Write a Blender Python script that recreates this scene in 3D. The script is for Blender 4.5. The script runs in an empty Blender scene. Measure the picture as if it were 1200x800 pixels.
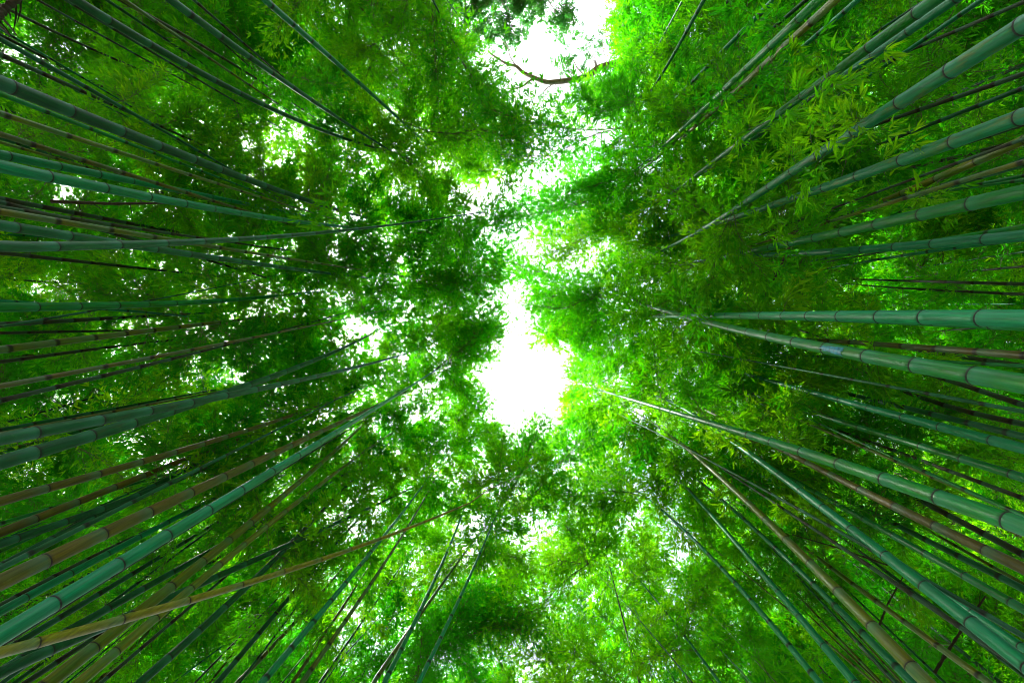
import bpy, math, random
import numpy as np
from mathutils import Vector, Matrix, Euler

# ------------------------------------------------------------------ camera, sky, sun, exposure
sc = bpy.context.scene
COL = sc.collection
CAM_Z = 1.5
F_PX = 533.0                      # focal length in photo pixels (1200 wide): a 16 mm lens on 36 mm
ZX, ZY = 612.0, 362.0             # zenith in the photograph
cam = bpy.data.cameras.new('camera')
cam.sensor_width = 36.0
cam.lens = 36.0 * F_PX / 1200.0
cam.clip_start = 0.05
cam.clip_end = 2000
co = bpy.data.objects.new('camera', cam); COL.objects.link(co)
co.location = (0, 0, CAM_Z)
TX = math.atan((400 - ZY) / F_PX)  # the lens is tipped a few degrees off the zenith
TY = math.atan((ZX - 600) / F_PX)
RC = Matrix.Rotation(math.pi, 3, 'X')
RC = Matrix.Rotation(-TY, 3, 'Y') @ Matrix.Rotation(-TX, 3, 'X') @ RC
co.rotation_euler = RC.to_euler()
sc.camera = co

SUN_EL, SUN_AZ = math.radians(58), math.radians(268)
w = bpy.data.worlds.new('World'); sc.world = w; w.use_nodes = True
nt = w.node_tree
bg = nt.nodes['Background']
sky = nt.nodes.new('ShaderNodeTexSky'); sky.sky_type = 'NISHITA'; sky.sun_disc = False
sky.sun_elevation = SUN_EL; sky.sun_rotation = SUN_AZ
sky.air_density = 1.0; sky.dust_density = 6.0; sky.ozone_density = 0.6
hz_ = nt.nodes.new('ShaderNodeHueSaturation'); hz_.inputs['Saturation'].default_value = 0.4   # thin white haze
nt.links.new(sky.outputs[0], hz_.inputs['Color']); nt.links.new(hz_.outputs[0], bg.inputs[0]); bg.inputs[1].default_value = 0.15
sun = bpy.data.lights.new('sun', 'SUN'); sun.energy = 3.0; sun.angle = math.radians(5); sun.color = (1, 0.95, 0.86)
so = bpy.data.objects.new('sun', sun); COL.objects.link(so)
sd = Vector((math.sin(SUN_AZ) * math.cos(SUN_EL), math.cos(SUN_AZ) * math.cos(SUN_EL), math.sin(SUN_EL)))
so.rotation_euler = sd.to_track_quat('Z', 'Y').to_euler(); so.location = (0, 0, 40)
vs = sc.view_settings
vs.view_transform = 'Standard'; vs.look = 'None'; vs.gamma = 1; vs.use_curve_mapping = False
vs.exposure = 2.65
sc.cycles.max_bounces = 6; sc.cycles.diffuse_bounces = 5; sc.cycles.transmission_bounces = 5
sc.cycles.transparent_max_bounces = 8; sc.cycles.caustics_reflective = False; sc.cycles.caustics_refractive = False
sc.cycles.use_denoising = True; sc.cycles.filter_width = 1.0

rng = np.random.default_rng(11)
random.seed(11)

def ray(px, py):
    """direction of a photo pixel, scaled so that its z is 1 (metres sideways per metre of height)"""
    v = RC @ Vector(((px - 600) / F_PX, -(py - 400) / F_PX, -1.0))
    return np.array((v.x / v.z, v.y / v.z))
RCI = RC.transposed()
RCI_N = np.array(RCI)
def project(p):
    """photo pixels of world points (n,3)"""
    q = (np.atleast_2d(p) - np.array((0, 0, CAM_Z))) @ RCI_N.T
    z = np.where(q[:, 2] > -1e-3, -1e-3, q[:, 2])
    return np.stack((600 + F_PX * q[:, 0] / -z, 400 - F_PX * q[:, 1] / -z), 1)

# ------------------------------------------------------------------ materials
def mat(name):
    m = bpy.data.materials.new(name); m.use_nodes = True
    for n in list(m.node_tree.nodes): m.node_tree.nodes.remove(n)
    return m, m.node_tree
def N(t, typ, **kw):
    n = t.nodes.new(typ)
    for k, v in kw.items():
        if k.startswith('_'): setattr(n, k[1:], v)
        else: n.inputs[k].default_value = v
    return n
def L(t, a, b): t.links.new(a, b)
def ramp(t, fac, stops):
    r = t.nodes.new('ShaderNodeValToRGB'); e = r.color_ramp.elements
    while len(e) < len(stops): e.new(0.5)
    for i, (p, c) in enumerate(stops): e[i].position = p; e[i].color = (*c, 1)
    if fac is not None: L(t, fac, r.inputs[0])
    return r
def mixc(t, fac, a, b):
    m = t.nodes.new('ShaderNodeMix'); m.data_type = 'RGBA'
    for s, v in ((m.inputs['Factor'], fac), (m.inputs['A'], a), (m.inputs['B'], b)):
        if hasattr(v, 'links'): L(t, v, s)
        else: s.default_value = v if not isinstance(v, tuple) else (*v, 1)
    return m.outputs['Result']

def culm_material(name, base, alt, stain, stain_amt, rough=0.34):
    m, t = mat(name)
    out = N(t, 'ShaderNodeOutputMaterial'); p = N(t, 'ShaderNodeBsdfPrincipled'); p.inputs['Specular IOR Level'].default_value = 0.32
    tc = N(t, 'ShaderNodeTexCoord'); oi = N(t, 'ShaderNodeObjectInfo')
    mp = N(t, 'ShaderNodeMapping'); mp.inputs['Scale'].default_value = (1, 1, 0.22)
    add = N(t, 'ShaderNodeVectorMath', _operation='ADD'); L(t, tc.outputs['Object'], add.inputs[0])
    cx = N(t, 'ShaderNodeCombineXYZ'); mu = N(t, 'ShaderNodeMath', _operation='MULTIPLY'); mu.inputs[1].default_value = 37.0
    L(t, oi.outputs['Random'], mu.inputs[0]); L(t, mu.outputs[0], cx.inputs[0]); L(t, cx.outputs[0], add.inputs[1])
    L(t, add.outputs[0], mp.inputs['Vector'])
    n1 = N(t, 'ShaderNodeTexNoise', Scale=9.0, Detail=5.0, Roughness=0.65); L(t, mp.outputs[0], n1.inputs['Vector'])
    n2 = N(t, 'ShaderNodeTexNoise', Scale=26.0, Detail=4.0, Roughness=0.6); L(t, mp.outputs[0], n2.inputs['Vector'])
    ms = N(t, 'ShaderNodeMapping'); ms.inputs['Scale'].default_value = (1, 1, 0.035); L(t, add.outputs[0], ms.inputs['Vector'])
    n4 = N(t, 'ShaderNodeTexNoise', Scale=70.0, Detail=3.0, Roughness=0.7); L(t, ms.outputs[0], n4.inputs['Vector'])
    n5 = N(t, 'ShaderNodeTexNoise', Scale=16.0, Detail=6.0, Roughness=0.7); L(t, add.outputs[0], n5.inputs['Vector'])
    n3 = N(t, 'ShaderNodeTexNoise', Scale=130.0, Detail=2.0); L(t, mp.outputs[0], n3.inputs['Vector'])
    r1 = ramp(t, n1.outputs['Fac'], [(0.35, (0, 0, 0)), (0.68, (1, 1, 1))])
    c = mixc(t, r1.outputs[0], base, alt)
    # lichen and weather stains
    r2 = ramp(t, n2.outputs['Fac'], [(0.56 - 0.1 * stain_amt, (0, 0, 0)), (0.78, (1, 1, 1))])
    f2 = N(t, 'ShaderNodeMath', _operation='MULTIPLY'); f2.inputs[1].default_value = 0.35 + 0.5 * stain_amt
    L(t, r2.outputs[0], f2.inputs[0])
    c = mixc(t, f2.outputs[0], c, stain)
    r5 = ramp(t, n5.outputs['Fac'], [(0.58, (0, 0, 0)), (0.66, (1, 1, 1))])
    f5 = N(t, 'ShaderNodeMath', _operation='MULTIPLY'); f5.inputs[1].default_value = 0.16; L(t, r5.outputs[0], f5.inputs[0])
    c = mixc(t, f5.outputs[0], c, (0.13, 0.19, 0.09))
    r4 = ramp(t, n4.outputs['Fac'], [(0.3, (0.5, 0.5, 0.45)), (0.7, (1.25, 1.25, 1.15))])
    mm = t.nodes.new('ShaderNodeMix'); mm.data_type = 'RGBA'; mm.blend_type = 'MULTIPLY'; mm.inputs['Factor'].default_value = 1.0
    L(t, c, mm.inputs['A']); L(t, r4.outputs[0], mm.inputs['B']); c = mm.outputs['Result']
    # brightness of each stem, waxy bloom below the nodes, dark scar on the node
    at = N(t, 'ShaderNodeAttribute', _attribute_name='ring')
    hv = N(t, 'ShaderNodeHueSaturation', Saturation=1.2); L(t, c, hv.inputs['Color'])
    mr = N(t, 'ShaderNodeMapRange'); mr.inputs['To Min'].default_value = 0.8; mr.inputs['To Max'].default_value = 1.45
    L(t, oi.outputs['Random'], mr.inputs['Value']); L(t, mr.outputs[0], hv.inputs['Value'])
    sep = N(t, 'ShaderNodeSeparateColor'); L(t, at.outputs['Color'], sep.inputs[0])
    bl = N(t, 'ShaderNodeMath', _operation='MULTIPLY'); bl.inputs[1].default_value = 0.4; L(t, sep.outputs[1], bl.inputs[0])
    c = mixc(t, bl.outputs[0], hv.outputs[0], (0.03, 0.22, 0.13))
    c = mixc(t, sep.outputs[0], c, (0.006, 0.006, 0.004))
    L(t, c, p.inputs['Base Color'])
    rr = N(t, 'ShaderNodeMapRange'); rr.inputs['To Min'].default_value = rough - 0.08; rr.inputs['To Max'].default_value = rough + 0.3
    L(t, n2.outputs['Fac'], rr.inputs['Value']); L(t, rr.outputs[0], p.inputs['Roughness'])
    bp = N(t, 'ShaderNodeBump', Strength=0.12, Distance=0.004); L(t, n3.outputs['Fac'], bp.inputs['Height']); L(t, bp.outputs[0], p.inputs['Normal'])
    L(t, p.outputs[0], out.inputs[0])
    return m
M = {
 't': culm_material('culm_teal', (0.002, 0.16, 0.058), (0.003, 0.20, 0.095), (0.04, 0.12, 0.015), 0.15),
 'g': culm_material('culm_green', (0.018, 0.15, 0.014), (0.006, 0.16, 0.045), (0.11, 0.11, 0.008), 0.3),
 'o': culm_material('culm_olive', (0.11, 0.115, 0.006), (0.06, 0.13, 0.012), (0.17, 0.10, 0.012), 0.5),
 'b': culm_material('culm_brown', (0.10, 0.075, 0.012), (0.075, 0.08, 0.012), (0.03, 0.022, 0.008), 0.5, 0.45),
 'd': culm_material('culm_shaded', (0.006, 0.055, 0.022), (0.012, 0.075, 0.025), (0.045, 0.04, 0.01), 0.4, 0.42),  # green stems with the shade of the backlit grove put into the colour
 'k': culm_material('culm_dead_shaded', (0.022, 0.022, 0.013), (0.03, 0.03, 0.015), (0.06, 0.045, 0.03), 0.4, 0.6),  # dead stems, and living ones whose shade is painted as near-black
 's': culm_material('culm_stained', (0.004, 0.16, 0.05), (0.006, 0.19, 0.085), (0.24, 0.12, 0.015), 0.65),
 'y': culm_material('culm_yellow', (0.24, 0.21, 0.006), (0.15, 0.18, 0.01), (0.13, 0.08, 0.01), 0.4),
}
def plain(name, col, rough=0.6, var=0.35, scale=30):
    m, t = mat(name)
    out = N(t, 'ShaderNodeOutputMaterial'); p = N(t, 'ShaderNodeBsdfPrincipled', Roughness=rough)
    tc = N(t, 'ShaderNodeTexCoord'); n = N(t, 'ShaderNodeTexNoise', Scale=scale, Detail=5.0); L(t, tc.outputs['Object'], n.inputs['Vector'])
    lo = tuple(v * (1 - var) for v in col); hi = tuple(v * (1 + var) for v in col)
    r = ramp(t, n.outputs['Fac'], [(0.3, lo), (0.7, hi)]); L(t, r.outputs[0], p.inputs['Base Color'])
    bp = N(t, 'ShaderNodeBump', Strength=0.3, Distance=0.01); L(t, n.outputs['Fac'], bp.inputs['Height']); L(t, bp.outputs[0], p.inputs['Normal'])
    L(t, p.outputs[0], out.inputs[0]); return m
M['ring'] = plain('node_ring_scar', (0.008, 0.008, 0.005), 0.7)
M['twig'] = plain('twig', (0.06, 0.075, 0.02), 0.6)
M['bark'] = plain('bark', (0.14, 0.11, 0.085), 0.8, 0.5, 14)
M['paint'] = plain('blue_paint', (0.0, 0.15, 0.24), 0.5, 0.5, 40)
M['soil'] = plain('leaf_litter_ground', (0.10, 0.075, 0.045), 0.9, 0.5, 6)
M['path'] = plain('path_gravel', (0.24, 0.21, 0.17), 0.9, 0.35, 25)

def leaf_material(name, refl, trans, refl2, trans2, tf=0.64):
    m, t = mat(name)
    out = N(t, 'ShaderNodeOutputMaterial')
    oi = N(t, 'ShaderNodeObjectInfo'); at = N(t, 'ShaderNodeAttribute', _attribute_name='tone')
    ad = N(t, 'ShaderNodeMath', _operation='MULTIPLY_ADD'); ad.inputs[1].default_value = 0.62
    m2 = N(t, 'ShaderNodeMath', _operation='MULTIPLY'); m2.inputs[1].default_value = 0.38
    L(t, at.outputs['Fac'], m2.inputs[0]); L(t, oi.outputs['Random'], ad.inputs[0]); L(t, m2.outputs[0], ad.inputs[2])
    cr = mixc(t, ad.outputs[0], refl, refl2); ct = mixc(t, ad.outputs[0], trans, trans2)
    d = N(t, 'ShaderNodeBsdfDiffuse'); L(t, cr, d.inputs['Color'])
    tr = N(t, 'ShaderNodeBsdfTranslucent'); L(t, ct, tr.inputs['Color'])
    mx = N(t, 'ShaderNodeMixShader'); mx.inputs[0].default_value = tf
    L(t, d.outputs[0], mx.inputs[1]); L(t, tr.outputs[0], mx.inputs[2])
    gl = N(t, 'ShaderNodeBsdfGlossy', Roughness=0.4); gl.inputs['Color'].default_value = (0.35, 0.7, 0.35, 1)
    mg = N(t, 'ShaderNodeMixShader'); mg.inputs[0].default_value = 0.03
    L(t, mx.outputs[0], mg.inputs[1]); L(t, gl.outputs[0], mg.inputs[2])
    L(t, mg.outputs[0], out.inputs[0]); return m
M['leaf'] = leaf_material('bamboo_leaf', (0.008, 0.12, 0.002), (0.035, 0.54, 0.001), (0.03, 0.17, 0.002), (0.25, 0.72, 0.002))
M['leaf_dark'] = leaf_material('bamboo_leaf_mature', (0.004, 0.09, 0.004), (0.022, 0.45, 0.002), (0.015, 0.13, 0.003), (0.10, 0.58, 0.002))
M['leaf_young'] = leaf_material('bamboo_leaf_young_sunlit', (0.025, 0.16, 0.002), (0.10, 0.62, 0.002), (0.06, 0.20, 0.002), (0.38, 0.78, 0.003))  # fresh yellow-green leaves, also stands in for sunlight on the canopy
M['leaf2'] = leaf_material('tree_leaf', (0.015, 0.075, 0.02), (0.03, 0.26, 0.03), (0.03, 0.11, 0.02), (0.09, 0.36, 0.03))

# ------------------------------------------------------------------ helpers
def mesh_obj(name, v, f, mats, parent=None, mi=None, smooth=False, attr=None):
    me = bpy.data.meshes.new(name)
    me.from_pydata([tuple(x) for x in v], [], f)
    for m in mats: me.materials.append(m)
    if mi is not None: me.polygons.foreach_set('material_index', np.asarray(mi, dtype=np.int32))
    if smooth: me.polygons.foreach_set('use_smooth', np.ones(len(me.polygons), dtype=bool))
    if attr is not None:
        nm, dom, typ, data = attr
        a = me.attributes.new(nm, typ, dom)
        a.data.foreach_set('color' if typ == 'FLOAT_COLOR' else 'value', np.asarray(data, dtype=np.float32).ravel())
    me.update()
    o = bpy.data.objects.new(name, me); COL.objects.link(o)
    if parent: o.parent = parent
    return o
def tag(o, label=None, cat=None, group=None, kind=None):
    if label: o['label'] = label
    if cat: o['category'] = cat
    if group: o['group'] = group
    if kind: o['kind'] = kind
    return o
def frames(P):
    T = np.gradient(P, axis=0); T /= np.linalg.norm(T, axis=1)[:, None] + 1e-9
    ref = np.array((1.0, 0, 0)) if abs(T[0, 0]) < 0.8 else np.array((0, 1.0, 0))
    A = np.cross(T, ref); A /= np.linalg.norm(A, axis=1)[:, None] + 1e-9
    return T, A, np.cross(T, A)
def tube(P, R, n):
    P = np.asarray(P, float); R = np.asarray(R, float)
    T, A, B = frames(P)
    ang = np.linspace(0, 2 * np.pi, n, endpoint=False)
    V = P[:, None, :] + R[:, None, None] * (np.cos(ang)[None, :, None] * A[:, None, :] + np.sin(ang)[None, :, None] * B[:, None, :])
    k = len(P); F = []
    for i in range(k - 1):
        for j in range(n):
            j2 = (j + 1) % n
            F.append((i * n + j, i * n + j2, (i + 1) * n + j2, (i + 1) * n + j))
    F.append(tuple((k - 1) * n + j for j in range(n)))
    F.append(tuple(reversed(range(n))))
    return V.reshape(-1, 3), F

# ------------------------------------------------------------------ leafy branches (shared meshes)
def unit(v): return v / (np.linalg.norm(v) + 1e-9)
def leaf(Vs, Fs, tone, mi, p, d, ln, wd, tn):
    d = unit(d)
    s = np.cross(d, np.array((0, 0, 1.0)) + rng.normal(0, 0.35, 3)); s = unit(s)
    up = np.cross(s, d)
    i = sum(len(x) for x in Vs)
    fold = wd * rng.uniform(0.05, 0.3); bend = ln * rng.uniform(0.02, 0.16)
    Vs.append(np.array([p, p + d * ln * 0.35 + s * wd * 0.5 + up * fold, p + d * ln * 0.42 - up * 0.0,
                        p + d * ln * 0.35 - s * wd * 0.5 + up * fold, p + d * ln - up * bend]))
    Fs += [(i, i + 1, i + 2), (i, i + 2, i + 3), (i + 1, i + 4, i + 2), (i + 2, i + 4, i + 3)]
    tone += [tn] * 4; mi += [0] * 4
def twig(Vs, Fs, tone, mi, P, r0):
    P = np.asarray(P); i = sum(len(x) for x in Vs)
    V, F = tube(P, np.linspace(r0, r0 * 0.4, len(P)), 3)
    Vs.append(V); F = [f for f in F]
    Fs += [tuple(x + i for x in f) for f in F]; tone += [0.5] * len(F); mi += [1] * len(F)
def make_spray(L0, nside, leaf_len, droop, fan=(3, 6), broad=False):
    """a branch of length L0 along +X from the origin with side twigs and leaf fans"""
    Vs, Fs, tone, mi = [], [], [], []
    tt = np.linspace(0, 1, 6)
    P = np.stack((tt * L0, rng.normal(0, 0.02, 6).cumsum() * L0, 0.35 * L0 * tt - droop * L0 * tt ** 2), 1); P[0] = 0
    twig(Vs, Fs, tone, mi, P, 0.005 * max(0.6, L0))
    def fanat(p, d, base_tone):
        for q in range(rng.integers(*fan)):
            dd = unit(d) + rng.normal(0, 0.55, 3) + np.array((0, 0, -rng.uniform(0.05, 0.7)))
            ln = leaf_len * rng.uniform(0.6, 1.2)
            leaf(Vs, Fs, tone, mi, p + rng.normal(0, 0.012, 3), dd, ln, ln * (rng.uniform(0.15, 0.23) if not broad else rng.uniform(0.38, 0.5)),
                 float(np.clip(base_tone + rng.normal(0, 0.22), 0, 1)))
    for k in range(nside):
        s = rng.uniform(0.12, 1.0)
        p0 = np.array([np.interp(s, tt, P[:, c]) for c in range(3)])
        az = rng.normal(0, 1.1); el = rng.normal(-0.05, 0.5)
        d = np.array((math.cos(az) * math.cos(el), math.sin(az) * math.cos(el), math.sin(el)))
        ls = L0 * rng.uniform(0.14, 0.42) * (1.15 - 0.5 * s)
        p1 = p0 + d * ls * 0.5; p2 = p0 + d * ls + np.array((0, 0, -0.25 * ls))
        if ls > 0.12: twig(Vs, Fs, tone, mi, [p0, p1, p2], 0.0022)
        bt = rng.uniform(0.1, 0.9)
        fanat(p2, d, bt)
        if rng.random() < 0.75: fanat(p1, d + rng.normal(0, 0.4, 3), bt)
    fanat(P[-1], P[-1] - P[-2], 0.5)
    me = bpy.data.meshes.new('leafy_branch')
    me.from_pydata(np.concatenate(Vs).tolist(), [], Fs)
    me.materials.append(M['leaf'] if not broad else M['leaf2']); me.materials.append(M['twig'] if not broad else M['bark'])
    me.polygons.foreach_set('material_index', np.array(mi, dtype=np.int32))
    a = me.attributes.new('tone', 'FLOAT', 'FACE'); a.data.foreach_set('value', np.array(tone, dtype=np.float32))
    me.update(); return me
SP = {
 'S': [make_spray(0.50, 16, 0.12, 0.45) for _ in range(8)],
 'M': [make_spray(0.95, 60, 0.125, 0.5) for _ in range(8)],
 'L': [make_spray(1.5, 130, 0.128, 0.55) for _ in range(8)],
 'X': [make_spray(2.3, 250, 0.13, 0.5) for _ in range(6)],
 'F': [make_spray(0.42, 5, 0.135, 0.45, (3, 7)) for _ in range(6)],
 'B': [make_spray(0.55, 26, 0.08, 0.3, (4, 8), True) for _ in range(6)],
}
TONED = {'mid': SP}
for tn in ('dark', 'young'):
    TONED[tn] = {}
    for k, v in SP.items():
        TONED[tn][k] = [m.copy() for m in v] if k != 'B' else v
        if k != 'B':
            for m in TONED[tn][k]: m.materials[0] = M['leaf_' + tn]
LEAFTONE = {}                       # leaf tone of each plant: age, and sunlight put into the colour
def pick_tone(root, f, H):
    a, b = project([(*f(11.5), 11.5)])[0]
    if (430 < a < 600 and 20 < b < 240) or (575 < a < 760 and 480 < b < 900): ch = (0, .2, .8)  # brightest leaf colour, painted in where sun falls on the crowns
    elif 500 < a < 800 and 200 < b < 620: ch = (.05, .5, .45)
    elif a > 640 and b < 230: ch = (.3, .65, .05)
    elif 300 < a < 500 and 180 < b < 420: ch = (.2, .6, .2)
    else: ch = (.33, .47, .2)
    LEAFTONE[root.name] = random.choices(('dark', 'mid', 'young'), ch)[0]
SPAREA = {k: sum(sum(p.area for p in m.polygons if p.material_index == 0) for m in v) / len(v) for k, v in SP.items()}
SPLEN = {'S': 0.5, 'M': 0.95, 'L': 1.5, 'X': 2.3, 'F': 0.38, 'B': 0.55}

# canopy opening over the path, as directions up from the path
def inside(poly, x, y):
    c = False; j = len(poly) - 1
    for i in range(len(poly)):
        xi, yi = poly[i]; xj, yj = poly[j]
        if (yi > y) != (yj > y) and x < (xj - xi) * (y - yi) / (yj - yi) + xi: c = not c
        j = i
    return c
OPEN = [
 [(515, -60), (530, 20), (548, 50), (570, 70), (585, 95), (600, 120), (620, 128), (640, 132), (657, 120), (672, 96), (700, 92), (719, 80), (722, 64), (711, 30), (716, -60)],
 [(583, 325), (600, 325), (604, 358), (606, 388), (625, 392), (660, 408), (667, 440), (650, 470), (656, 492), (668, 500), (682, 516), (677, 530), (660, 512),
  (640, 490), (620, 496), (602, 522), (590, 506), (578, 484), (570, 452), (577, 420), (590, 395), (583, 365)],
]
SOFT = [([(540, 240), (585, 195), (598, 130), (640, 135), (692, 130), (735, 165), (722, 192), (690, 187), (662, 212), (645, 240), (628, 300), (612, 345), (588, 340), (582, 290), (560, 262)], 0.72)]
HOLES = [(40, 60, 50, 38, .8), (330, 170, 40, 40, .6), (75, 225, 70, 14, .6), (418, 398, 28, 24, .75), (60, 345, 60, 22, .5), (170, 520, 40, 30, .5), (275, 435, 22, 16, .6),
 (20, 560, 30, 20, .6), (75, 470, 40, 30, .45), (505, 470, 26, 30, .5), (500, 190, 22, 16, .5), (440, 205, 34, 14, .5), (450, 600, 40, 30, .4), (620, 615, 24, 22, .85), (650, 580, 40, 24, .7),
 (690, 560, 24, 12, .7), (645, 695, 22, 20, .85), (630, 780, 40, 22, .6), (770, 615, 40, 26, .75), (800, 648, 18, 18, .8), (545, 640, 22, 40, .6), (890, 700, 26, 45, .6),
 (440, 745, 50, 50, .2), (750, 180, 30, 20, .5), (835, 40, 30, 20, .6), (710, 340, 14, 12, .7), (690, 290, 30, 20, .5), (1150, 660, 60, 20, .4), (1170, 775, 40, 30, .6), (380, 25, 30, 25, .5),
 (1050, 510, 60, 20, .5), (440, 40, 16, 10, .8), (545, 300, 12, 40, .4)]
def open_share(P):
    """(share of the points in the opening, chance of thinning there)"""
    uv = project(P); hit = 0; ch = 0.0
    for x, y in uv:
        if any(inside(p, x, y) for p in OPEN): hit += 1
        for p, c in SOFT:
            if inside(p, x, y): ch = max(ch, c)
        for hx, hy, rx, ry, c in HOLES:
            if ((x - hx) / rx) ** 2 + ((y - hy) / ry) ** 2 < 1: ch = max(ch, c)
    return hit / len(uv), ch
# how dense the canopy is, by direction
CELL = 16
GX, GY = 1200 // CELL + 4, 800 // CELL + 4
TAU = np.zeros((GX, GY))
def splat(sx, sy, sz, area, rad):
    q = project([(sx, sy, sz)])[0]; h = sz - CAM_Z
    if h < 1: return
    r = max(rad * F_PX / h, CELL * 0.6); a = area * (F_PX / h) ** 2 / (math.pi * r * r) * 0.6
    i0, i1 = int((q[0] - r) // CELL) + 2, int((q[0] + r) // CELL) + 2; j0, j1 = int((q[1] - r) // CELL) + 2, int((q[1] + r) // CELL) + 2
    for i in range(max(0, i0), min(GX, i1 + 1)):
        for j in range(max(0, j0), min(GY, j1 + 1)):
            if ((i - 1.5) * CELL - q[0]) ** 2 + ((j - 1.5) * CELL - q[1]) ** 2 <= r * r: TAU[i, j] += a
def goal(x, y):
    if any(inside(p, x, y) for p in OPEN): return 0
    full = 6.2 if x < 380 else 4.6 if x < 560 else 4.3 if x < 820 else 5.6
    if math.hypot(x - ZX, y - ZY) > 500: full = 7.2
    g_ = full
    if 560 < x < 820 and 190 < y < 600: g_ = 3.9
    if 560 < x < 780 and 520 < y < 830: g_ = 3.5
    if 510 < x < 600 and 420 < y < 620: g_ = 3.2
    if 548 < x < 705 and 262 < y < 352: g_ = 2.0
    for p, c in SOFT:
        if inside(p, x, y): g_ = 0.65
    for hx, hy, rx, ry, c in HOLES:
        if ((x - hx) / rx) ** 2 + ((y - hy) / ry) ** 2 < 1: g_ = min(g_, full * (1 - 0.92 * c))
    return g_
GOAL = np.array([[goal((i - 1.5) * CELL, (j - 1.5) * CELL) for j in range(GY)] for i in range(GX)])
def load(P):
    """how full the canopy already is round these points, against what it should be"""
    v = []
    for x, y in project(P):
        i, j = int(x // CELL) + 2, int(y // CELL) + 2
        if 0 <= i < GX and 0 <= j < GY: v.append(TAU[i, j] / (GOAL[i, j] + 0.15))
    return max(v) if v else 0.5, sum(v) / len(v) if v else 0.5
BR_N = [0]
SPR = []                            # every leafy branch: middle point, leaf area, radius
def add_spray(root, base, az, el, kind, scale, name='leafy_branch', test=True, roll=None):
    """a leafy branch rooted at world point base"""
    ln = SPLEN[kind] * scale
    d = np.array((math.cos(az) * math.cos(el), math.sin(az) * math.cos(el), math.sin(el)))
    if test:
        side = np.array((-math.sin(az), math.cos(az), 0)) * ln * 0.32
        pts = np.array([base + d * ln * 0.3, base + d * ln * 0.65, base + d * ln, base + d * ln * 0.6 + side, base + d * ln * 0.6 - side, base + d * ln + side * 0.6, base + d * ln - side * 0.6])
        hit, ch = open_share(pts)
        mx, mn = load(pts)
        if hit > 0.2 or mn > 1.05 or mx > 1.5: return None
    me = random.choice(TONED[LEAFTONE.get(root.name, 'mid')][kind])
    o = bpy.data.objects.new(name, me); COL.objects.link(o); o.parent = root
    R = Matrix.Rotation(az, 4, 'Z') @ Matrix.Rotation(-el, 4, 'Y') @ Matrix.Rotation(random.gauss(0, 0.35) if roll is None else roll, 4, 'X')
    o.matrix_local = Matrix.Translation(Vector(base) - root.location) @ R @ Matrix.Diagonal((scale, scale, scale, 1))
    BR_N[0] += 1
    SPR.append((*(base + d * ln * 0.55), SPAREA[kind] * scale ** 2, ln * 0.42))
    splat(*SPR[-1])
    return o

# ------------------------------------------------------------------ bamboo
def ring_mesh():
    n, k = 14, 5
    V, F = [], []
    for i in range(n):
        a = 2 * math.pi * i / n
        for (r, z) in ((0.99, -0.07), (1.055, -0.045), (1.03, 0.0), (1.085, 0.05), (0.99, 0.10)):
            V.append((r * math.cos(a), r * math.sin(a), z))
    for i in range(n):
        for j in range(k - 1):
            F.append((i * k + j, ((i + 1) % n) * k + j, ((i + 1) % n) * k + j + 1, i * k + j + 1))
    me = bpy.data.meshes.new('node_ring'); me.from_pydata(V, [], F); me.materials.append(M['ring'])
    me.polygons.foreach_set('use_smooth', np.ones(len(me.polygons), dtype=bool)); return me
RING = ring_mesh()

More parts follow.
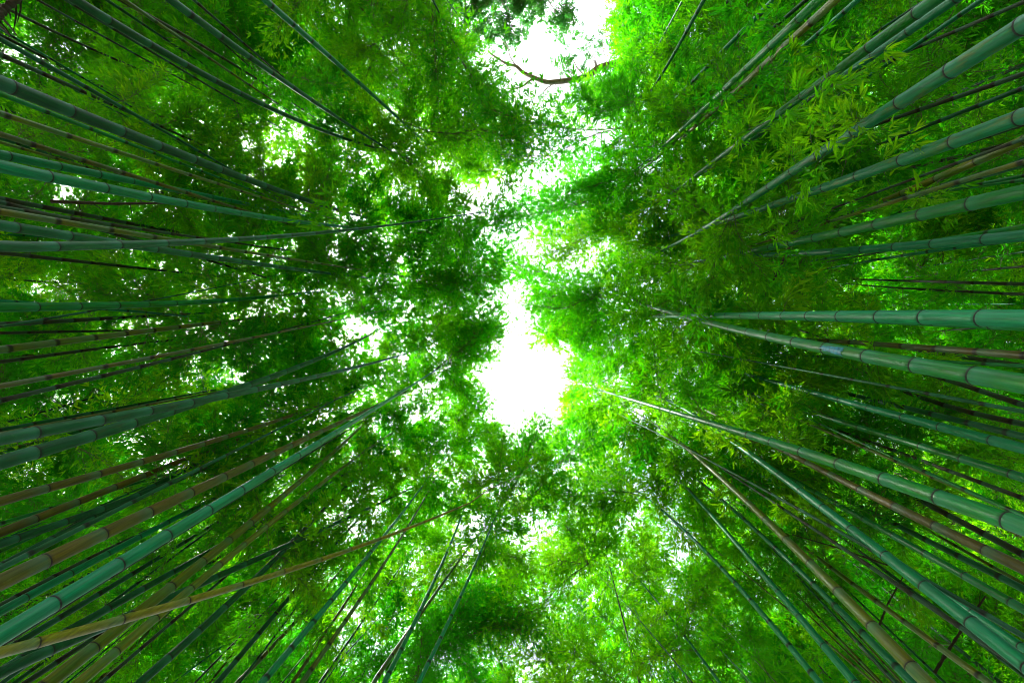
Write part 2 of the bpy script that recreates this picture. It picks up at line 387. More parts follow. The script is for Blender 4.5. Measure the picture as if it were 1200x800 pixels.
def build_culm(root, fx, H, D, key, sides, detail, rings_to=0, taper=0.93):
    """fx(z) -> world xy of the axis at height z; returns the culm object and the node heights"""
    nodes = []; z = 0.12; step = 0.14
    while z < H - 0.25:
        nodes.append(z)
        t = z / H
        step = (0.17 + 0.26 * min(1, t / 0.35)) * (1 if t < 0.6 else 1 - 0.55 * (t - 0.6) / 0.4) * random.uniform(0.93, 1.07)
        z += step
    zs, rs, col = [0.0], [1.0], [(0, 0, 0)]
    for zn in nodes:
        if detail == 2:
            seq = ((-0.16, 1.0, 0, .2), (-0.026, 1.0, 0, 1), (-0.008, 1.045, .15, .6), (0.0, 1.0, 1, 0), (0.008, 1.05, .3, 0), (0.026, 1.0, 0, 0))
        elif detail == 1:
            seq = ((-0.03, 1.0, 0, 1), (-0.010, 1.06, .9, 0), (0.012, 1.06, .9, 0), (0.032, 1.0, 0, 0))
        else:
            seq = ((-0.035, 1.0, .1, .6), (0.0, 1.06, 1, 0), (0.03, 1.0, 0, 0))
        for dz, r, c, g in seq:
            if zn + dz > zs[-1] + 0.002: zs.append(zn + dz); rs.append(r); col.append((c, g, 0))
    zs.append(H); rs.append(1.0); col.append((0, 0, 0))
    zs = np.array(zs); t = zs / H
    R = 0.5 * D * np.array(rs) * np.clip(1 - taper * t ** 1.55, 0.05, 1)
    P = np.array([(*fx(z), z) for z in zs]) - np.array(root.location)
    V, F = tube(P, R, sides)
    C = np.ones((len(V), 4)); C[:, :3] = np.repeat(np.array(col), sides, axis=0)
    o = mesh_obj('culm', V, F, [M[key]], root, smooth=True, attr=('ring', 'POINT', 'FLOAT_COLOR', C))
    nr = 0
    for zn in nodes:
        if nr >= rings_to: break
        x, y = fx(zn); r = 0.5 * D * max(0.05, 1 - taper * (zn / H) ** 1.55)
        q = project([(x, y, zn)])[0]
        if zn < CAM_Z + 0.4 or not (-20 < q[0] < 1220 and -20 < q[1] < 820): continue
        if 2 * r * F_PX / (zn - CAM_Z) < 8: continue
        g = bpy.data.objects.new('node_ring', RING); COL.objects.link(g); g.parent = o
        a = np.array((*fx(zn + 0.1), zn + 0.1)) - np.array((*fx(zn - 0.1), zn - 0.1))
        qt = Vector((0, 0, 1)).rotation_difference(Vector(a))
        g.matrix_local = Matrix.Translation(Vector((x, y, zn)) - root.location) @ qt.to_matrix().to_4x4() @ Matrix.Diagonal((r, r, min(r, 0.05) * 1.2, 1))
        nr += 1
    return o, nodes

def size_of(v): return 'X' if v > 1.9 else 'L' if v > 1.2 else 'M' if v > 0.7 else 'S'
def crown(root, fx, H, zc, nodes, size, dens, far=False):
    pick_tone(root, fx, H)
    zn = [z for z in nodes if z > zc] or [H - 0.5]
    for z in zn:
        t = (z - zc) / max(0.5, H - zc)
        ln = size * (0.75 + 0.5 * math.sin(min(1, t * 1.4) * math.pi * 0.6)) * (1.0 - 0.55 * t)
        for k in range(2):
            if random.random() > dens: continue
            az = random.uniform(0, 2 * math.pi); el = random.gauss(0.35 - 0.25 * t, 0.2)
            want = ln * random.uniform(0.75, 1.25)
            kind = size_of(want)
            add_spray(root, np.array((*fx(z), z)), az, el, kind, want / SPLEN[kind])
    z = H - 0.05
    for k in range(3): add_spray(root, np.array((*fx(z), z)), random.uniform(0, 6.28), 0.1, 'S', 0.9)

# traced stems: points along the stem from the lower, outer end inwards (photo pixels), width there (px), colour, note
TR = [
 ('80,-5 150,37 257,97 397,160 450,176', 13, 'd'), ('193,-2 277,50 367,123 455,174', 12, 'd'), ('310,0 343,28 400,79 443,117 487,157', 10, 't'),
 ('140,0 200,33 253,63 327,110', 7, 'k'), ('220,13 320,103', 5, 'k'), ('13,13 63,38 133,67 187,93 257,117', 6, 'k'), ('0,42 67,73 160,123', 6, 'k'),
 ('0,63 77,100 187,147', 8, 'k'), ('0,97 128,148 213,182 277,205 385,243', 20, 'd', 'lonedark'), ('0,181 90,200 182,217 283,238 400,262', 14, 't', 'twin1'),
 ('0,196 67,208 125,221 213,238 280,250 410,266', 18, 't', 'twin2'), ('0,233 90,250 180,267', 9, 'k'), ('20,242 110,267', 8, 'k'), ('0,143 110,182', 3.5, 'k'),
 ('0,265 110,279 243,302 400,322 460,328', 15, 'd'), ('0,292 83,287 240,279 400,271 430,270 520,258 622,236', 15, 'd', 'wand'),
 ('33,300 133,310 187,317', 7, 'k'), ('0,327 180,337', 5, 'k'), ('0,360 80,359 230,354 337,345', 15, 'g'), ('0,380 150,372 320,362', 9, 'k'),
 ('0,390 150,387', 6, 'k'), ('0,410 110,395 200,385 260,377', 12, 'o'), ('0,424 73,414', 7, 'k'), ('0,485 67,450', 4, 'k'), ('0,504 83,489 180,470 300,447', 9, 'd'),
 ('0,515 173,479 313,457 450,419 500,407', 18, 'd'), ('0,543 140,497 217,477 317,444 400,407 443,387', 21, 'd'),
 ('0,587 77,567 160,541 293,504 400,465 447,444', 14, 'b'), ('0,684 100,631 193,592 297,544 400,494 467,463', 24, 'b', 'bigbrown'),
 ('0,741 57,712 190,634 322,554 400,497 467,460 520,429', 25, 't', 'bigteal'), ('0,624 70,596 147,566 227,534', 14, 'b'),
 ('0,637 63,616 170,577 260,540', 13, 'd'), ('0,664 37,644 110,606', 13, 'd'), ('0,710 67,674 147,634 200,610', 11, 'k'),
 ('0,716 68,680 153,634 247,586', 14, 't'), ('0,765 43,740 163,667 267,604', 12, 'd'), ('60,750 100,727 173,687 240,649', 14, 'd'),
 ('53,800 133,747 240,651 300,607 377,544 420,502', 21, 'o'), ('90,800 163,742 257,664 323,604 400,550 480,494', 16, 'o'),
 ('0,767 95,736 207,706 318,672 400,650 480,622 550,586', 17, 'y', 'leaner'), ('0,787 60,762 95,745', 17, 'd'), ('30,800 80,765 115,745', 10, 'k'),
 ('163,800 213,757 263,711 333,644', 14, 'd'), ('253,800 287,764 337,701', 10, 'd'), ('277,800 330,747 373,697 425,635', 9, 'b'),
 ('307,800 360,736 433,647 487,584 507,551', 12, 't'), ('340,800 400,720 443,644', 7, 'b'), ('353,800 400,734 467,634 518,545', 9, 'o'),
 ('373,800 440,710 470,660', 6, 'd'), ('437,800 473,747 533,664 557,631', 9, 'o'), ('450,800 497,704 543,601 553,567', 9, 't'),
 ('490,800 523,734 567,637 577,614', 8, 't'), ('400,774 440,720 480,688', 4, 'd'), ('395,800 430,745', 4, 'd'), ('790,800 770,754 733,697', 4, 'd'), ('800,784 783,754 762,714', 4, 'o'),
 ('767,794 733,757 697,707', 3.5, 'k'), ('960,800 900,724 833,654 770,592', 11, 't'), ('1003,800 960,751 890,667 810,577', 13, 't'),
 ('1087,800 1023,737 970,677 907,617 843,561 780,505', 20, 'o'), ('1070,800 1000,731 890,624 820,564', 12, 't'),
 ('1200,781 1127,717 1060,666 977,604 900,551 817,487', 22, 't', 'righteal'), ('1160,800 1077,741 987,674 933,634', 12, 'o'), ('1200,760 1167,735 1120,705', 13, 't'),
 ('1200,714 1153,687 1053,631 1000,601', 13, 'g'), ('1200,691 1133,654 1033,607', 11, 'd'), ('1200,667 1120,626 1033,586 947,544 893,514', 17, 'b', 'rightbrown'),
 ('1200,616 1130,594 1027,556 950,534 847,500', 25, 'g'), ('1200,650 1133,614 1093,594', 11, 'k'), ('1200,560 1143,542 1060,517', 13, 'g'),
 ('1200,525 1117,504 1020,480 923,450 857,434', 16, 't'), ('1200,512 1117,490 1000,464 933,447', 11, 'd'), ('1200,584 1133,559 1100,547', 8, 'k'),
 ('880,800 840,754 800,714', 5, 'g'), ('837,800 807,757', 4, 'o'), ('1047,800 1017,764 933,677', 6, 'k'),
 ('1200,373 1100,373 1000,370 900,370 765,371', 24, 't', 'level'), ('1200,380 1100,377 1000,373 880,371', 18, 'g'),
 ('1200,450 1100,432 1013,417 923,399 823,376', 27, 'g', 'blue'), ('1200,417 1133,410 1033,404', 12, 'b'), ('1200,428 1117,418 1013,400', 9, 'k'),
 ('1200,380 1143,385 1000,395', 5, 'k'), ('1200,474 1150,459 1093,439', 10, 'k'), ('1200,497 1127,480 1060,459 1007,434', 10, 'k'),  # the middle stem stands for the shaded side under the blue-marked culm
 ('1200,276 1120,284 1010,292 890,299', 16, 't'), ('1200,227 1107,243 1000,267 933,287 840,302', 21, 'g'), ('1200,280 1090,294 1033,304 933,322', 8, 't'),
 ('1200,333 1067,329 993,327', 7, 'k'), ('1200,345 1100,340', 6, 'k'), ('1200,295 1000,325', 5, 'd'), ('1200,312 1050,326', 5, 'k'), ('1200,356 1040,357', 4, 't'),
 ('1200,164 1120,200 1000,250 900,285', 14, 'o'), ('1200,192 1067,227 1013,247', 12, 'd'),
 ('1200,30 1100,90 1030,137 977,170 880,233', 24, 's', 'orange'), ('1200,137 1137,158 1027,197 947,227 837,263 770,280', 21, 's', 'grey'),
 ('1097,0 1018,55 937,115 857,175 800,217', 17, 'g'), ('1107,7 1047,50 957,110 870,172', 14, 't'), ('1150,0 1053,67 973,117 923,147', 8, 't'),
 ('960,0 903,53 847,107 795,155', 13, 'g'), ('980,0 923,50 870,100', 12, 'o'), ('1007,0 947,47 910,83', 8, 't'), ('907,0 847,60 800,107', 8, 't'),
 ('825,0 803,40', 7, 't'), ('800,0 773,50', 5, 't'), ('785,0 760,33', 4, 't'), ('1200,87 1133,110 1083,127', 8, 'k'), ('1200,103 1080,150', 8, 'd'),
]
CNAME = {'t': 'teal-green', 'g': 'green', 'o': 'olive', 'b': 'brown', 'd': 'dark green', 'k': 'dark brown', 's': 'stained green', 'y': 'yellow'}
def ord_(n): return {1: 'first', 2: 'second', 3: 'third', 4: 'fourth', 5: 'fifth', 6: 'sixth', 7: 'seventh', 8: 'eighth', 9: 'ninth', 10: 'tenth', 11: 'eleventh', 12: 'twelfth',
    13: 'thirteenth', 14: 'fourteenth', 15: 'fifteenth', 16: 'sixteenth', 17: 'seventeenth', 18: 'eighteenth', 19: 'nineteenth', 20: 'twentieth'}.get(n, '%dth' % n)
SPECIAL = {
 'lonedark': 'thick dark green bamboo culm standing alone above the twin teal culms',
 'twin1': 'slimmer of two teal bamboo culms standing side by side, almost touching',
 'twin2': 'thicker of two teal bamboo culms standing side by side, almost touching',
 'wand': 'dark green bamboo whose bare wiry tip reaches out across the sky opening',
 'bigbrown': 'thick dark brown bamboo culm beside the thickest teal culm',
 'bigteal': 'thickest bright teal bamboo culm of the grove, with bold black node rings',
 'leaner': 'yellow bamboo culm leaning aslant across the upright culms',
 'righteal': 'thick blue-teal bamboo culm between brown and olive culms',
 'rightbrown': 'smooth brown bamboo culm running close along a thick green culm',
 'level': 'straight thick teal bamboo culm next to the culm with the blue mark',
 'blue': 'thick olive-green bamboo culm with a blue paint mark half way up',
 'orange': 'thick teal bamboo culm blotched with orange stains',
 'grey': 'thick green bamboo culm with greyish streaks beside the orange-blotched culm',
}
ROOTS = []
info = []
for e in TR:
    pts = [tuple(map(float, s.split(','))) for s in e[0].split()]
    wpx, key = e[1], e[2]; note = e[3] if len(e) > 3 else None
    U = np.array([ray(*p) for p in pts])
    r0 = np.linalg.norm(U[0])
    D = 0.115 if wpx >= 20 else 0.105 if wpx >= 14 else 0.095 if wpx >= 9 else 0.075
    if note == 'leaner': D = 0.072
    D *= random.uniform(0.95, 1.06)
    def heights(d0):
        X = [U[0] * d0 / r0]; hs = [d0 / r0]
        for u in U[1:]:
            h = float(X[-1] @ u / (u @ u)); h = max(h, hs[-1] + 0.05); X.append(u * h); hs.append(h)
        return np.array(hs), np.array(X)
    d0 = D * r0 / (wpx / F_PX) * 1.0
    hs, X = heights(d0)
    cap = 9.5 if note == 'wand' else 12.0
    if hs[-1] > cap: k = cap / hs[-1]; D *= k; hs = hs * k; X = X * k
    deg = 2 if len(pts) >= 4 else 1
    cx_ = np.polyfit(hs, X[:, 0], deg, w=1 / hs); cy_ = np.polyfit(hs, X[:, 1], deg, w=1 / hs)
    info.append(dict(hs=hs, cx=cx_, cy=cy_, D=D, key=key, note=note, w=wpx, p0=pts[0], n=len(pts)))

def axis_fn(i, H, arch):
    h0, h1 = i['hs'][0], i['hs'][-1]
    dx, dy = np.polyder(i['cx']), np.polyder(i['cy'])
    s0 = np.array((np.polyval(dx, h0), np.polyval(dy, h0))) * 0.5; s1 = np.array((np.polyval(dx, h1), np.polyval(dy, h1)))
    m1 = np.linalg.norm(s1)
    if m1 > 0.3: s1e = s1 * 0.3 / m1
    else: s1e = s1
    p0 = np.array((np.polyval(i['cx'], h0), np.polyval(i['cy'], h0))); p1 = np.array((np.polyval(i['cx'], h1), np.polyval(i['cy'], h1)))
    def f(z):
        h = z - CAM_Z
        if h < h0: return p0 + s0 * (h - h0)
        if h <= h1: return np.array((np.polyval(i['cx'], h), np.polyval(i['cy'], h)))
        t = (h - h1) / max(0.5, H - CAM_Z - h1)
        return p1 + s1e * (h - h1) + arch * t * t
    return f

order = []
for i in info:
    h1 = i['hs'][-1]
    H = max(random.uniform(13.5, 16.0), h1 + CAM_Z + random.uniform(1.0, 2.0))
    if i['note'] == 'wand': H = h1 + CAM_Z + 0.3
    if i['note'] == 'leaner': H = h1 + CAM_Z + 2.5
    xx = np.polyval(i['cx'], h1)
    ar = np.array((-math.copysign(random.uniform(0.2, 0.9), xx), random.uniform(-0.4, 0.4)))
    if i['note'] == 'wand': ar *= 0
    for _ in range(20):
        f = axis_fn(i, H, ar)
        tip = np.array((*f(H), H))
        if i['note'] == 'wand' or not any(inside(p, *project([tip])[0]) for p in OPEN): break
        ar *= 0.5; H = max(H - 0.4, h1 + CAM_Z + 0.4)
    base = f(0.0)
    root = bpy.data.objects.new('bamboo', None); COL.objects.link(root); root.location = (base[0], base[1], 0); root.empty_display_size = 0.3
    detail = 2 if i['w'] >= 13 else 1 if i['w'] >= 8 else 0
    culm, nodes = build_culm(root, f, H, i['D'], i['key'], 16 if detail == 2 else 10 if detail == 1 else 7, detail, rings_to=60 if i['w'] >= 11 else 0, taper=0.72 if i['note'] == 'wand' else 0.93)
    i.update(root=root, f=f, H=H, culm=culm)
    dead = i['key'] == 'k'  # same key for dead stems and stems painted dark for shade
    zc = max(h1 + CAM_Z - (0.9 if not (i['p0'][0] > 800 and i['p0'][1] < 240) else 0.2), 7.2) if i['n'] > 2 else random.uniform(8.0, 9.5)
    if i['note'] == 'wand': zc = H - 0.2
    if i['note'] == 'leaner': zc = h1 + CAM_Z + 0.5
    crown(root, f, H, min(zc, H - 1.5), nodes, 1.05, 0.75 if not dead else 0.6)
    i['az'] = math.degrees(math.atan2(i['p0'][1] - ZY, i['p0'][0] - ZX)) % 360
    ROOTS.append(root)
    if i['note'] == 'blue':           # the blue mark is a smear of paint on the side that faces the path
        def hz(px):
            u = ray(px, 408); zz = np.linspace(3, 9, 400)
            xs = np.array([f(z)[0] / (z - CAM_Z) for z in zz]); return float(zz[np.argmin(abs(xs - u[0]))])
        za, zb = hz(994), hz(969)
        V, F = [], []
        nz, na = 9, 9
        for a_ in range(nz):
            z = za + (zb - za) * a_ / (nz - 1); x, y = f(z); r = 0.5 * i['D'] * (1 - 0.93 * (z / H) ** 1.55) * 1.05 + 0.001
            mid = math.atan2(-y, -x)
            for b_ in range(na):
                an = mid + (b_ / (na - 1) - 0.5) * (1.5 - 0.8 * (a_ / (nz - 1))) + 0.06 * random.uniform(-1, 1)
                V.append((x + r * math.cos(an) - base[0], y + r * math.sin(an) - base[1], z + 0.02 * random.uniform(-1, 1)))
        for a_ in range(nz - 1):
            for b_ in range(na - 1): F.append((a_ * na + b_, a_ * na + b_ + 1, (a_ + 1) * na + b_ + 1, (a_ + 1) * na + b_))
        mesh_obj('paint_mark', V, F, [M['paint']], culm, smooth=True)['label'] = 'smear of blue paint'

# labels of the traced stems: counted round the grove from the ones that stand out
info.sort(key=lambda i: i['az'])
start = next(k for k, i in enumerate(info) if i['note'] == 'blue')
seq = info[start:] + info[:start]
MARK = {'blue': 'the blue-marked culm', 'righteal': 'the blue-teal culm', 'bigteal': 'the thickest teal culm', 'leaner': 'the leaning yellow culm', 'bigbrown': 'the thick brown culm',
        'wand': 'the wiry-tipped culm', 'twin1': 'the twin teal culms', 'lonedark': 'the lone dark culm', 'orange': 'the orange-blotched culm', 'rightbrown': 'the smooth brown culm'}
last, cnt = 'the blue-marked culm', 0
for k, i in enumerate(seq):
    if i['note'] in MARK: last, cnt = MARK[i['note']], 0
    else: cnt += 1
    nxt = next((MARK[j['note']] for j in (seq[k + 1:] + seq) if j['note'] in MARK and MARK[j['note']] != last), last)
    if i['note'] in SPECIAL: lab = SPECIAL[i['note']]
    else:
        th = 'thick' if i['w'] >= 18 else 'sturdy' if i['w'] >= 13 else 'slender' if i['w'] >= 8 else 'thin'
        lab = '%s %s bamboo, %s from %s towards %s' % (th, CNAME[i['key']], ord_(cnt), last, nxt)
    tag(i['root'], lab, 'bamboo', 'bamboo culms lining the path')

# ------------------------------------------------------------------ bamboo deeper in the grove
nb = 0
FILL = [(i['f'], i['H'], i['root']) for i in info if i['note'] not in ('wand', 'leaner')]
protos = {}
BX = [np.array(r.location[:2]) for r in ROOTS]
g = 1.9
for gx in np.arange(-21, 21.1, g):
    for gy in np.arange(-15, 18.1, g):
        x = gx + random.uniform(-0.7, 0.7); y = gy + random.uniform(-0.7, 0.7)
        d = math.hypot(x, y)
        if d < 4.6 or d > 17.5: continue
        if y < 6.5 and abs(x - 0.1) < 2.4: continue
        if y >= 6.5 and d < 7.5: continue
        H = random.uniform(12.5, 16.5)
        q = project([(x, y, z) for z in (7.5, 10, 13, H)])
        if not any(-50 < a < 1250 and -50 < b < 850 for a, b in q): continue
        if min(np.linalg.norm(b - (x, y)) for b in BX) < 0.7: continue
        BX.append(np.array((x, y)))
        D = random.uniform(0.075, 0.105); lean = np.array((random.gauss(0, 0.6), random.gauss(0, 0.6))) - np.array((math.copysign(0.7, x), 0))
        def f(z, x=x, y=y, lean=lean, H=H):
            t = z / H; return np.array((x, y)) + lean * t ** 2.2 * 1.3
        root = bpy.data.objects.new('bamboo', None); COL.objects.link(root); root.location = (x, y, 0)
        key = random.choice('ddtgobkd')
        culm, nodes = build_culm(root, f, H, D, key, 7, 0)
        crown(root, f, H, random.uniform(6.0, 8.0) if d > 7 else 8.5, nodes, 1.45, 0.5, True)
        az = math.degrees(math.atan2(y, x)) % 360
        near = min((i for i in info if i['note'] in MARK), key=lambda i: min(abs(i['az'] - az), 360 - abs(i['az'] - az)))
        side = 'where the path bends away' if y > 6.5 and abs(x) < 4 else 'deep in the grove behind ' + MARK[near['note']]
        FILL.append((f, H, root))
        tag(root, 'slender %s bamboo, leafy crown, %s' % (CNAME[key], side), 'bamboo', 'bamboo ' + side)
        nb += 1
thin_n = 0
for k in range(600):
    if nb >= 205 or thin_n >= 62: break
    sx = random.choice((-1, 1)); x = sx * random.uniform(3.4, 6.5); y = random.uniform(-4.0, 6.0); d = math.hypot(x, y)
    if min(np.linalg.norm(b - (x, y)) for b in BX) < 0.42: continue
    BX.append(np.array((x, y)))
    H = random.uniform(11, 14); D = random.uniform(0.045, 0.07); lean = np.array((random.gauss(-0.5 * sx, 0.6), random.gauss(0, 0.6)))
    def f(z, x=x, y=y, lean=lean, H=H): return np.array((x, y)) + lean * (z / H) ** 1.6 * 1.3
    root = bpy.data.objects.new('bamboo', None); COL.objects.link(root); root.location = (x, y, 0)
    key = random.choice('ddkkboodkg')
    culm, nodes = build_culm(root, f, H, D, key, 8, 1)
    crown(root, f, H, 8.5, nodes, 0.9, 0.45, True)
    az = math.degrees(math.atan2(y, x)) % 360
    near = min((i for i in info if i['note'] in MARK), key=lambda i: min(abs(i['az'] - az), 360 - abs(i['az'] - az)))
    tag(root, 'thin %s bamboo standing close behind %s' % (CNAME[key], MARK[near['note']]), 'bamboo', 'thin bamboo close behind ' + MARK[near['note']])
    FILL.append((f, H, root)); nb += 1; thin_n += 1
print('background bamboo', nb, 'sprays', BR_N[0])


# ------------------------------------------------------------------ close the canopy: side branches reach out where it is thin
HS = np.arange(6.0, 16.6, 0.5)
AX = [np.array([[*f(z), z] for z in HS if z < H - 0.1]) for f, H, r in FILL]
OWN = np.concatenate([np.full(len(a), k) for k, a in enumerate(AX)]); AXP = np.concatenate(AX)
print('before fill', BR_N[0], 'thin cells', int((TAU < GOAL * 0.8).sum()), 'of', GX * GY)
for rnd in range(14):
    cells = [(i, j) for i in range(GX) for j in range(GY) if TAU[i, j] < GOAL[i, j] * 0.85]
    random.shuffle(cells)
    for i, j in cells:
        if TAU[i, j] >= GOAL[i, j] * 0.85: continue
        u = ray((i - 1.5 + random.uniform(-.5, .5)) * CELL, (j - 1.5 + random.uniform(-.5, .5)) * CELL)
        r = np.linalg.norm(u)
        h = random.uniform(9.5, 13.5) if r > 0.25 else random.uniform(10.5, 14)
        p = np.array((*(u * h), h + CAM_Z))
        dd = np.linalg.norm(AXP - p, axis=1) + 0.9 * np.maximum(0, AXP[:, 2] - p[2])
        kk = int(np.argmin(dd + np.where(dd < 0.35, 5, 0)))
        a = AXP[kk]; v = p - a; dist = np.linalg.norm(v)
        if dist > 2.6: continue
        ln = dist * 1.5
        if r < 0.36 and ln > 1.7: ln = dist * 1.15
        az = math.atan2(v[1], v[0]); el = math.asin(max(-0.9, min(0.9, v[2] / dist))) 
        kind = size_of(ln)
        o = add_spray(FILL[OWN[kk]][2], a, az, el, kind, max(0.4, min(ln, 2.7)) / SPLEN[kind], roll=random.gauss(0, .4))
    print('fill', rnd, len(cells), BR_N[0])
thin = [(i, j) for i in range(GX) for j in range(GY) if TAU[i, j] < GOAL[i, j] * 0.6]
print('left thin', len(thin), [((i - 1.5) * CELL, (j - 1.5) * CELL) for i, j in thin][:60])

# ------------------------------------------------------------------ broadleaf trees over the far end of the opening
def px(x, y, h): u = ray(x, y); return np.array((u[0] * h, u[1] * h, h + CAM_Z))
def limb(root, name, P, r0, r1, n=8):
    P = np.asarray(P, float)
    tt = np.linspace(0, 1, len(P)); t2 = np.linspace(0, 1, len(P) * 3)
    Q = np.stack([np.interp(t2, tt, P[:, c]) for c in range(3)], 1)
    Q[1:-1] = (Q[:-2] + 2 * Q[1:-1] + Q[2:]) / 4
    V, F = tube(Q - np.array(root.location), np.linspace(r0, r1, len(Q)), n)
    return mesh_obj(name, V, F, [M['bark']], root, smooth=True)
def nearest(P, p):
    P = np.asarray(P); return P[np.argmin(np.linalg.norm(P - p, axis=1))]
tr = bpy.data.objects.new('broadleaf_tree', None); COL.objects.link(tr); tr.location = (6.2, -9.6, 0)
hB = 15.0
top = px(850, 40, hB)
limb(tr, 'trunk', [(6.2, -9.6, 0), (6.4, -9.5, 5), (6.5, -9.2, 10), tuple(top), tuple(top + np.array((0.4, -0.3, 3)))], 0.24, 0.07, 10)
B1 = [px(x, y, hB + dz) for x, y, dz in ((850, 40, 0), (810, 58, 0.1), (770, 68, 0.2), (735, 72, .3), (712, 77, .3), (700, 80, .3), (690, 90, .2), (676, 93, .1), (655, 96, 0), (640, 97, 0), (625, 91, .1), (612, 85, .2), (605, 77, .2), (595, 76, .3), (585, 70, .4), (572, 61, .5))]
limb(tr, 'branch', B1, 0.15, 0.03)
B2 = [px(x, y, hB + dz) for x, y, dz in ((627, 92, .1), (620, 95, 0), (612, 102, -.1), (600, 105, -.2), (592, 110, -.2), (585, 120, -.2))]
limb(tr, 'branch', B2, 0.04, 0.018)
limb(tr, 'branch', [px(x, y, hB + dz) for x, y, dz in ((652, 96, 0), (640, 104, .1), (634, 112, .1), (622, 118, .2))], 0.022, 0.01, 6)
limb(tr, 'branch', [px(x, y, hB + dz) for x, y, dz in ((605, 78, .2), (597, 66, .2), (596, 56, .3), (588, 47, .4))], 0.022, 0.01, 6)
limb(tr, 'branch', [px(x, y, hB + dz) for x, y, dz in ((688, 91, .2), (676, 80, .3), (672, 70, .4), (660, 66, .5))], 0.025, 0.01, 6)
def tuft(root, P, x, y, n=2, s=0.7):
    p = px(x, y, hB + random.uniform(-0.3, 0.5)); a = nearest(P, p)
    m = (a + p) / 2 + rng.normal(0, 0.08, 3)
    limb(root, 'twig', [a, m, p], 0.012, 0.005, 4)
    az0 = math.atan2(p[1] - a[1], p[0] - a[0])
    for k in range(n):
        add_spray(root, p if k % 2 == 0 else m, az0 + random.uniform(-1.2, 1.2), random.uniform(-0.2, 0.4), 'B', s * random.uniform(0.7, 1.1), test=False)
for x, y, n, s in ((648, 76, 1, .5), (660, 73, 2, .6), (672, 76, 2, .7), (680, 83, 2, .6), (668, 60, 1, .45), (685, 60, 1, .45), (683, 33, 1, .4), (687, 42, 1, .45), (695, 50, 2, .5), (706, 42, 1, .5), (707, 55, 2, .5), (671, 20, 1, .4),
    (640, 108, 2, .55), (652, 112, 1, .5), (668, 105, 1, .5), (690, 100, 2, .7), (700, 108, 2, .8), (582, 60, 1, .4), (578, 72, 1, .5), (592, 100, 1, .6), (588, 88, 1, .5), (712, 90, 2, .8), (725, 80, 2, .9), (740, 85, 3, 1), (720, 60, 2, .8), (745, 60, 3, 1), (770, 60, 3, 1), (575, 125, 2, .7)):
    tuft(tr, B1 + B2, x, y, n + 1, s * 1.15)
tag(tr, 'broadleaf tree reaching a crooked bare branch across the sky opening', 'tree')

t2 = bpy.data.objects.new('broadleaf_tree', None); COL.objects.link(t2); t2.location = (-2.6, -15.0, 0)
limb(t2, 'trunk', [(-2.6, -15.0, 0), (-2.7, -14.8, 6), (-2.4, -14.2, 12), (-2.2, -13.6, 16), (-2.0, -13.2, 19)], 0.26, 0.06, 10)
hB = 16.0
for pts in (((560, -90), (575, -30), (590, 5), (600, 30)), ((560, -90), (600, -40), (635, -10), (650, 12)), ((560, -90), (545, -30), (545, 10), (552, 35))):
    Bp = [px(x, y, hB + 0.1 * q) for q, (x, y) in enumerate(pts)]
    limb(t2, 'branch', [(-2.25, -13.8, 15.0)] + Bp, 0.06, 0.015)
    Bd = [Bp[k] + (Bp[k + 1] - Bp[k]) * s for k in range(3) for s in (0, .33, .66)] + [Bp[-1]]
    for _ in range(75):
        b = random.choice(Bd[3:]); q = project([b])[0]
        tuft(t2, Bd, q[0] + random.gauss(0, 14), min(q[1] + random.gauss(0, 13), 52), 2, random.uniform(0.6, 1.0))
tag(t2, 'dark blue-green broadleaf tree hanging its crown into the end of the sky opening', 'tree')


# ------------------------------------------------------------------ dead side branches lodged between the stems
def dead_branch(pts, h, dia, lab):
    P = [px(x, y, h + dz) for x, y, dz in pts]
    root = bpy.data.objects.new('dead_branch', None); COL.objects.link(root); root.location = P[0]
    A, B = np.array(P[0]), np.array(P[-1]); n = 9
    Q, R = [], []
    for k in range(n * 3 + 1):
        t = k / (n * 3); base = np.array([np.interp(t * (len(P) - 1), range(len(P)), [p[c] for p in P]) for c in range(3)])
        Q.append(base); R.append(dia * 0.5 * (1 - 0.45 * t) * (1.35 if k % 3 == 0 else 1.0))
    V, F = tube(np.array(Q) - A, R, 7); mesh_obj('stem', V, F, [M['k']], root, smooth=True)
    for k in range(3, n * 3, 3):
        d = rng.normal(0, 1, 3); d[2] = abs(d[2]) * 0.4; d = unit(d) * random.uniform(0.08, 0.22)
        V, F = tube(np.array([Q[k] - A, Q[k] - A + d * 0.5, Q[k] - A + d + np.array((0, 0, -0.02))]), [dia * 0.16, dia * 0.12, dia * 0.06], 4)
        mesh_obj('twig', V, F, [M['k']], root)
    tag(root, lab, 'branch', 'dead branches lodged between the culms')
dead_branch([(1095, 788, 0), (1122, 745, 0.1), (1155, 698, 0.1)], 5.6, 0.034, 'dead knotty branch lodged behind the blue-teal culm and its neighbour')
dead_branch([(1029, 736, 0), (1040, 708, 0.1), (1058, 676, 0.15)], 6.2, 0.028, 'short dead knotty branch hanging behind the blue-teal culm')
dead_branch([(1040, 662, 0), (980, 641, 0.3), (928, 626, 0.5)], 6.0, 0.022, 'long thin dead branch sloping off the blue-teal culm')
dead_branch([(936, 264, 0.4), (922, 296, 0.2), (905, 332, 0)], 6.0, 0.04, 'bare dead branch hanging across the green culms by the orange-blotched culm')
dead_branch([(60, 236, 0), (130, 239, 0.2), (195, 238, 0.4)], 4.5, 0.035, 'bare dead branch lying under the twin teal culms')
dead_branch([(-14, 26, 0), (4, 12, 0.1), (30, -8, 0.2)], 3.2, 0.06, 'stout dead branch crossing beside the lone dark culm')

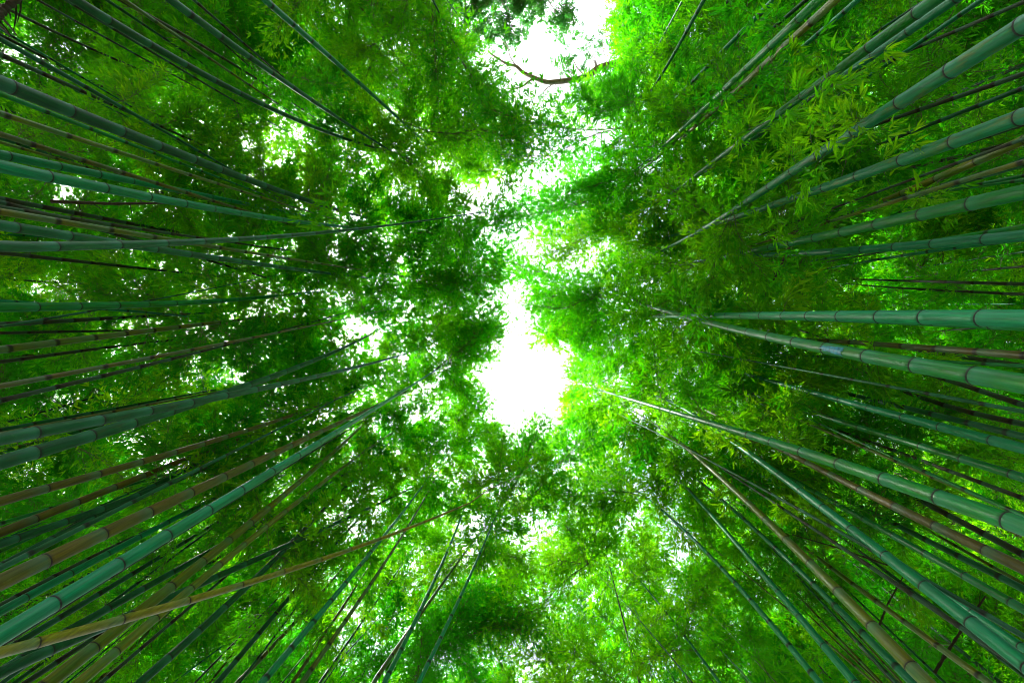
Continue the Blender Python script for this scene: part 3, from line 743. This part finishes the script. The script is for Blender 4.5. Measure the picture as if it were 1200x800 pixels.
# ------------------------------------------------------------------ leafy sprigs low on the stems right of the path, loose tufts in the opening
def near_stem(x, y, cand):
    best = None
    for i in cand:
        for h in np.arange(max(2.2, i['hs'][0]), i['H'] - CAM_Z - 0.2, 0.25):
            p = np.array((*i['f'](h + CAM_Z), h + CAM_Z)); q = project([p])[0]
            dd = math.hypot(q[0] - x, q[1] - y)
            if best is None or dd < best[0]: best = (dd, i, p)
    return best
cand = [i for i in info if i['p0'][0] > 780 and i['p0'][1] < 240 and i['key'] != 'k']
for i in cand:
    for h in np.arange(max(2.6, i['hs'][0] + 0.4), i['hs'][-1] + 0.8, 0.16):
        p = np.array((*i['f'](h + CAM_Z), h + CAM_Z)); q = project([p])[0]
        if not (770 < q[0] < 1120 and -10 < q[1] < 300): continue
        if random.random() > (0.34 if q[0] < 1000 and h > 3.6 else 0.16): continue
        for k in range(random.choice((1, 1, 2, 3))):
            add_spray(i['root'], p, random.uniform(0, 6.28), random.uniform(-0.3, 0.5), 'F' if random.random() < 0.6 else 'S', random.uniform(0.7, 1.2), name='leaf_sprig', test=False)
low = [i for i in info if i['p0'][0] < 100 and 180 < i['p0'][1] < 420]
for (x, y, n) in ((425, 312, 4), (405, 283, 3), (372, 290, 2), (440, 330, 3), (390, 345, 2), (210, 300, 2)):
    b = near_stem(x, y, low)
    for k in range(n): add_spray(b[1]['root'], b[2], random.uniform(0, 6.28), random.uniform(-0.2, 0.4), 'F', random.uniform(0.8, 1.3), name='leaf_sprig', test=False)

# ------------------------------------------------------------------ ground and path under the camera
def sheet(name, fn, nx, ny, x0, x1, y0, y1, m):
    V = [(x0 + (x1 - x0) * a / nx, y0 + (y1 - y0) * b / ny) for b in range(ny + 1) for a in range(nx + 1)]
    V = [(x, y, fn(x, y)) for x, y in V]
    F = [(b * (nx + 1) + a, b * (nx + 1) + a + 1, (b + 1) * (nx + 1) + a + 1, (b + 1) * (nx + 1) + a) for b in range(ny) for a in range(nx)]
    return tag(mesh_obj(name, V, F, [m], smooth=True), kind='structure')
sheet('ground', lambda x, y: 0.0, 40, 40, -600, 600, -600, 600, M['soil'])
sheet('path', lambda x, y: 0.012, 4, 60, -1.5, 1.7, -40, 9, M['path'])
